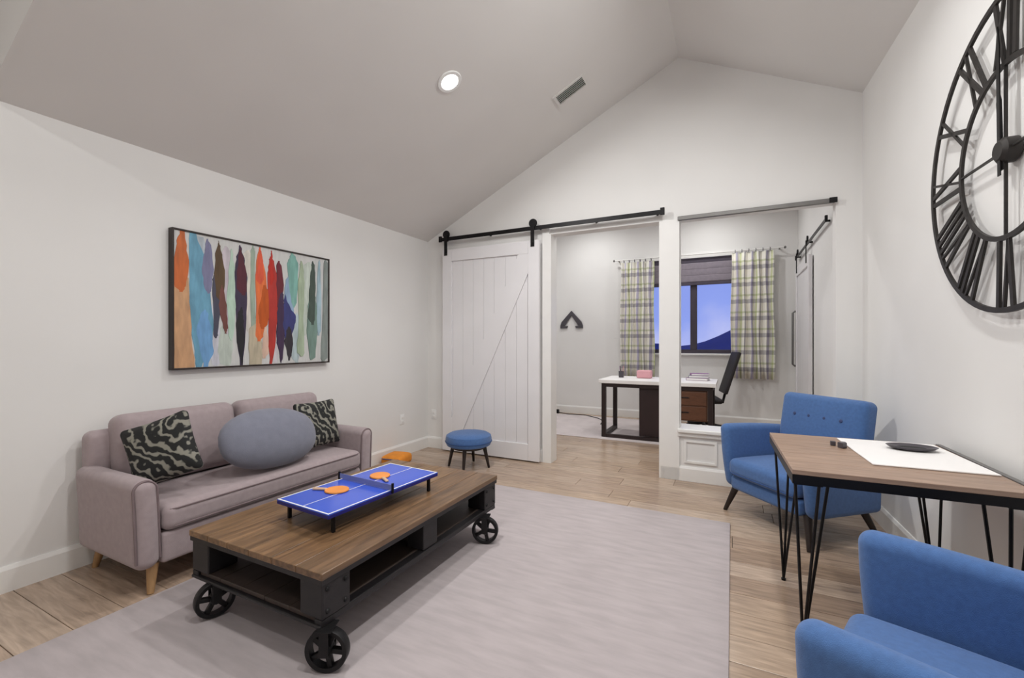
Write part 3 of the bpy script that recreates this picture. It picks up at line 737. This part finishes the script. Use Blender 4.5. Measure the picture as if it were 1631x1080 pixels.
MB().lathe([(0, .0), (.035, .0), (.05, .01), (.05, .05), (.035, .062), (0, .062)], 28).build('hub', M['clock'], ck)
h1 = MB().prism([(-.012, -.08), (.012, -.08), (.016, .20), (.0, .255), (-.016, .20)], .048, .052, RZ(R(4))); h1.build('hour_hand', M['black'], ck, False)
h2 = MB().prism([(-.009, -.10), (.009, -.10), (.011, .42), (.0, .50), (-.011, .42)], .054, .058, RZ(R(1))); h2.build('minute_hand', M['black'], ck, False)

# ------------------------------------------------------------------ office: window, curtains
win = thing('window_1', 'dark-framed double window in the far office wall', None, (-.555, YI, 0), kind='structure')
wx, wz0, wz1 = .70, 1.12, 2.65
for s_ in (-1, 1):
    MB().rbox(s_*(wx-.03)-.03, s_*(wx-.03)+.03, -.01, .07, wz0, wz1, r=.004, k=1).build('frame_side', M['winframe'], win, False)
    MB().box(min(s_*.052, s_*(wx-.061)), max(s_*.052, s_*(wx-.061)), .028, .034, wz0+.061, wz1-.061).build('pane', M['glass'], win, False)
MB().rbox(-.05, .05, -.012, .07, wz0+.06, wz1-.06, r=.004, k=1).build('mullion', M['winframe'], win, False)
for z in (wz0+.03, wz1-.03): MB().rbox(-wx+.061, wx-.061, -.01, .07, z-.03, z+.03, r=.004, k=1).build('frame_rail', M['winframe'], win, False)
MB().rbox(-wx-.05, wx+.05, -.06, -.012, wz0-.03, wz0-.002, r=.004, k=1).build('sill', M['trim'], win, False)
MB().rbox(-wx-.05, wx+.05, -.03, -.001, wz1+.012, wz1+.10, r=.004, k=1).build('head_casing', M['trim'], win, False)
sh = thing('roman_shade', 'grey fabric shade gathered at the top of the office window', 'shade', (-.555, YI-.012, 2.66))
MB().box(-.66, .66, -.035, -.005, -.075, 0).build('head_band', M['shadedark'], sh, False)
for i in range(3): MB().rbox(-.655, .655, -.045, -.008, -.19-.10*i+.0, -.078-.10*i, r=.016, k=2).build('fold', M['shade'], sh)
MB().rbox(-.66, .66, -.046, -.006, -.44, -.392, r=.006, k=1).build('hem_bar', M['shadedark'], sh, False)
def curtain(x0, x1, z0, z1, label, ph):
    w = x1-x0; n_ = 70; full = 1.7*w; nf = 6
    vs = []; fs = []; uvs = []; nz_ = 10
    for j in range(nz_+1):
        v = j/nz_; z = z0 + (z1-z0)*v
        for i in range(n_+1):
            u = i/n_; flare = 1 + .06*(1-v)
            x = (u-.5)*w*flare + .008*math.sin(9*v+12*u)
            y = -.035*math.cos(2*PI*nf*u + ph) * (1.0-.25*v) + .006*math.sin(5*v+3*u)
            vs.append((x, y, z)); uvs.append((u*full, z))
    for j in range(nz_):
        for i in range(n_): a = j*(n_+1)+i; fs.append((a, a+1, a+n_+2, a+n_+1))
    t = thing('curtain', label, 'curtain', ((x0+x1)/2, YI-.11, 0), 0, 'plaid office curtains')
    o = MB().add(vs, fs).build('panel', M['plaid'], t, True, 180)
    ul = o.data.uv_layers.new(name='UVMap')
    for lp in o.data.loops: ul.data[lp.index].uv = uvs[lp.vertex_index]
    md = o.modifiers.new('cloth_thickness', 'SOLIDIFY'); md.thickness = .004
    for k in range(nf): 
        cx = ((k+.5)/nf-.5)*w
        MB().tube([(cx, .022*math.cos(2*PI*q/16), z1+.022+.022*math.sin(2*PI*q/16)) for q in range(16)], .004, 6, True).build('ring', M['shadedark'], t)
curtain(-1.70, -1.16, .70, 2.66, 'plaid curtain panel on the left side of the office window', 0)
curtain(.0, .56, .74, 2.68, 'plaid curtain panel on the right side of the office window', 1)
cr = thing('curtain_rod', 'slim pale rod carrying the plaid curtains', 'curtain rod', (-.56, YI-.11, 2.705))
MB().tube([(-1.25, 0, 0), (1.25, 0, 0)], .011, 10).build('rod', M['trim'], cr)
for s_ in (-1, 1):
    MB().lathe([(0, 0), (.018, .006), (.022, .02), (0, .034)], 12, T(s_*1.25, 0, 0) @ RY(s_*PI/2)).build('finial', M['steel'], cr)
    MB().box(s_*1.2-.008, s_*1.2+.008, 0, .109, -.008, .008).build('bracket', M['steel'], cr, False)

# triangular wall ornament
wa = thing('wall_ornament', 'small dark triangular ornament hung on the far office wall', 'wall ornament', (-2.63, YI, 1.70))
for s_ in (-1, 1):
    MB().prism([(s_*.0, .175), (s_*.0, .09), (s_*.13, -.10), (s_*.215, -.10), (s_*.19, -.03)][::s_], .002, .03, RX(PI/2)).build('side_bar', M['char'], wa, False)
    MB().prism([(s_*.215, -.10), (s_*.215, -.145), (s_*.09, -.145), (s_*.07, -.105)][::-s_], .002, .03, RX(PI/2)).build('foot_bar', M['char'], wa, False)

# closet barn door on the office's right wall
cdoor = thing('door_2', 'white closet barn door on the office right wall', None, (.84, 6.95, 0), kind='structure')
for i in range(5): MB().rbox(.005, .028, -.62+.248*i+.001, -.62+.248*(i+1)-.001, .015, 2.36, r=.003, k=1).build('board', M['door'], cdoor, False)
for a in (-.62, .52): MB().rbox(-.013, .0048, a, a+.10, .015, 2.36, r=.003, k=1).build('stile', M['door'], cdoor, False)
for z in (.015, 2.24): MB().rbox(-.013, .0048, -.519, .519, z, z+.12, r=.003, k=1).build('rail', M['door'], cdoor, False)
MB().tube([(-.015, .56, .95), (-.05, .56, .98), (-.05, .56, 1.72), (-.015, .56, 1.75)], .014, 8).build('pull_handle', M['steel'], cdoor)
for yy in (-.45, .45):
    h_ = MB().rbox(-.022, -.014, yy-.02, yy+.02, 2.28, 2.56, r=.002, k=1).build('hanger_strap', M['black'], cdoor, False)
    MB().lathe([(0, -.008), (.042, -.008), (.042, .008), (0, .008)], 24, T(-.004, yy, 2.575) @ RY(PI/2)).build('roller', M['black'], h_)
cr2 = thing('closet_rail', 'short black rail above the white closet door in the office', 'rail', (.88, 6.4, 2.515))
MB().rbox(-.050, -.042, -1.15, 1.15, -.02, .02, r=.002, k=1).build('bar', M['black'], cr2, False)
for yy in (-1.05, 0, 1.05): MB().tube([(-.043, yy, 0), (-.0, yy, 0)], .011, 8).build('standoff', M['black'], cr2)
for yy in (-1.14, 1.14): MB().rbox(-.06, -.036, yy-.015, yy+.015, -.03, .035, r=.003, k=1).build('end_stop', M['black'], cr2, False)
MB().box(-.0015, 0, -1.14, -.10, -2.51, -.15).build('closet_gap', M['gap'], cr2, False) if False else None

# office rug, desk and contents
tag(MB().rbox(-3.1, -.15, 5.80, 7.50, 0, .008, r=.003, k=1, mid=10).build('office_rug', M['rug2']), 'pale rug under the desk in the office', 'rug')
dk = thing('office_desk', 'white-topped office desk with dark square metal frame legs', 'desk', (-.90, 6.27, .008))
dxh, dyh = .70, .35
MB().rbox(-dxh-.03, dxh+.03, -dyh-.03, dyh+.03, .735, .785, r=.006, k=1).build('desktop', M['paper'], dk, False)
for s_ in (-1, 1):
    x = s_*(dxh-.035); mb = MB()
    for yy in (-dyh+.025, dyh-.025): mb.box(x-.028, x+.028, yy-.025, yy+.025, 0, .7345)
    mb.box(x-.028, x+.028, -dyh+.05, dyh-.05, 0, .05); mb.box(x-.028, x+.028, -dyh+.05, dyh-.05, .685, .7345)
    mb.build('leg_frame', M['deskleg'], dk, False)
MB().box(-dxh+.065, dxh-.065, -dyh, -dyh+.05, .685, .7345).build('front_rail', M['deskleg'], dk, False)
MB().box(-dxh+.065, dxh-.065, -dyh, -dyh+.045, .0, .045).build('foot_rail', M['deskleg'], dk, False)
MB().rbox(-.20, .10, -.30, .28, .046, .683, r=.006, k=1).build('cabinet', M['darkcab'], dk, False)
dr = MB().rbox(.11, .63, -.33, .26, .30, .683, r=.006, k=1).build('drawer_box', M['walnut'], dk, False)
for z in (.315, .50): 
    f_ = MB().rbox(.12, .62, -.345, -.3305, z, z+.17, r=.004, k=1).build('drawer_front', M['walnut'], dk, False)
    MB().rbox(.32, .42, -.362, -.3455, z+.09, z+.10, r=.003, k=1).build('pull', M['black'], f_, False)
ZD = .008+.785+.0006
lp = thing('pen_cup', 'small dark cup of pens on the left of the office desk', 'pen cup', (-1.42, 6.35, ZD))
MB().lathe([(0, 0), (.035, 0), (.038, .09), (.034, .09), (.032, .006), (0, .006)], 18).build('cup', M['char'], lp)
for k, (a, m_) in enumerate(((.3, 'pink'), (2.2, 'black'), (4.1, 'purple'))): MB().tube([(.012*math.cos(a), .012*math.sin(a), .008), (.03*math.cos(a), .03*math.sin(a), .165)], .004, 6).build('pen', M[m_], lp)
pk = MB().rbox(-.10, .10, -.07, .07, 0, .11, r=.02, k=2).build('tissue_box', M['pink']); pk.location = (-1.10, 6.38, ZD); tag(pk, 'small pink box on the office desk near the plaid curtain', 'box')
for i, (mm, w, ll, h) in enumerate((('purple', .13, .10, .035), ('slate', .12, .09, .03), ('purple', .11, .085, .025))):
    z = ZD + sum((.0353, .0303, .0253)[:i]); t = thing('book', ['thick purple book at the bottom of the desk pile', 'grey book in the middle of the desk pile', 'thin purple book on top of the desk pile'][i], 'book', (-.40+.01*i, 6.34, z), R(8*i-6), 'books piled on the office desk')
    MB().rbox(-w, w-.004, -ll+.003, ll-.003, .004, h-.004, r=.001, k=1).build('pages', M['paper'], t, False)
    mb = MB(); mb.box(-w-.003, w, -ll, ll, 0, .0035); mb.box(-w-.003, w, -ll, ll, h-.0035, h); mb.box(-w-.006, -w-.0005, -ll, ll, .0036, h-.0036); mb.build('cover', M[mm], t, False)

oc = thing('office_chair', 'black swivel office chair with reclined back behind the office desk', 'office chair', (-.38, 7.0, .009), R(-78))
MB().rbox(-.24, .24, -.23, .23, .42, .49, r=.03, k=2, mid=3, fn=puff(.012)).build('seat', M['meshblack'], oc)
m_ = T(0, .25, .50) @ RX(R(-17))
MB().rbox(-.22, .22, -.02, .025, .06, .68, r=.02, k=2, mid=4, m=m_).build('backrest', M['meshblack'], oc)
MB().tube([(0, .12, .41), (0, .27, .42), (0, .31, .60)], .02, 8).build('back_bar', M['black'], oc)
for s_ in (-1, 1):
    a_ = MB().rbox(s_*.28-.03, s_*.28+.03, -.16, .12, .66, .69, r=.012, k=2).build('armrest', M['meshblack'], oc)
    MB().tube([(s_*.20, 0, .44), (s_*.28, 0, .46), (s_*.28, 0, .66)], .014, 8).build('post', M['black'], a_)
MB().lathe([(.028, .10), (.028, .25), (.018, .25), (.018, .42)], 14).build('gas_post', M['black'], oc)
for k in range(5):
    a = 2*PI*k/5; lg = MB().tube([(0, 0, .12), (.29*math.cos(a), .29*math.sin(a), .075)], [.028, .018], 8).build('base_arm', M['black'], oc)
    MB().lathe([(0, -.014), (.028, -.014), (.028, .014), (0, .014)], 14, T(.29*math.cos(a), .29*math.sin(a), .028) @ RZ(a+PI/2) @ RY(PI/2)).build('caster', M['black'], lg)
ad = thing('power_adapter', 'small black power adapter with cord on the office floor by the wall', 'adapter', (-2.86, 7.54, .0005))
MB().rbox(-.045, .045, -.03, .03, 0, .075, r=.008, k=2).build('brick', M['black'], ad)
MB().tube([(.04, 0, .02), (.25, -.06, .014), (.55, -.02, .014), (.85, -.25, .014), (.98, -.45, .014), (1.02, -.75, .014)], .006, 6).build('cord', M['black'], ad)

# ------------------------------------------------------------------ hills outside the window
vs = []; fs = []; nx_ = 60
for j, (yy, hb_) in enumerate(((60, -14), (150, -9), (260, -1), (300, 1))):
    for i in range(nx_+1):
        x = -260 + 420*i/nx_
        hgt = hb_ + (0 if j < 2 else (4.5*math.sin(x*.035+.9) + 3*math.sin(x*.09) + max(0, (x+28)*.16 if x < 30 else 9)))
        vs.append((x, yy, hgt))
for j in range(3):
    for i in range(nx_): a = j*(nx_+1)+i; fs.append((a, a+1, a+nx_+2, a+nx_+1))
tag(MB().add(vs, fs).build('hillside', M['hill']), 'dark blue hills beyond the office window', kind='structure')
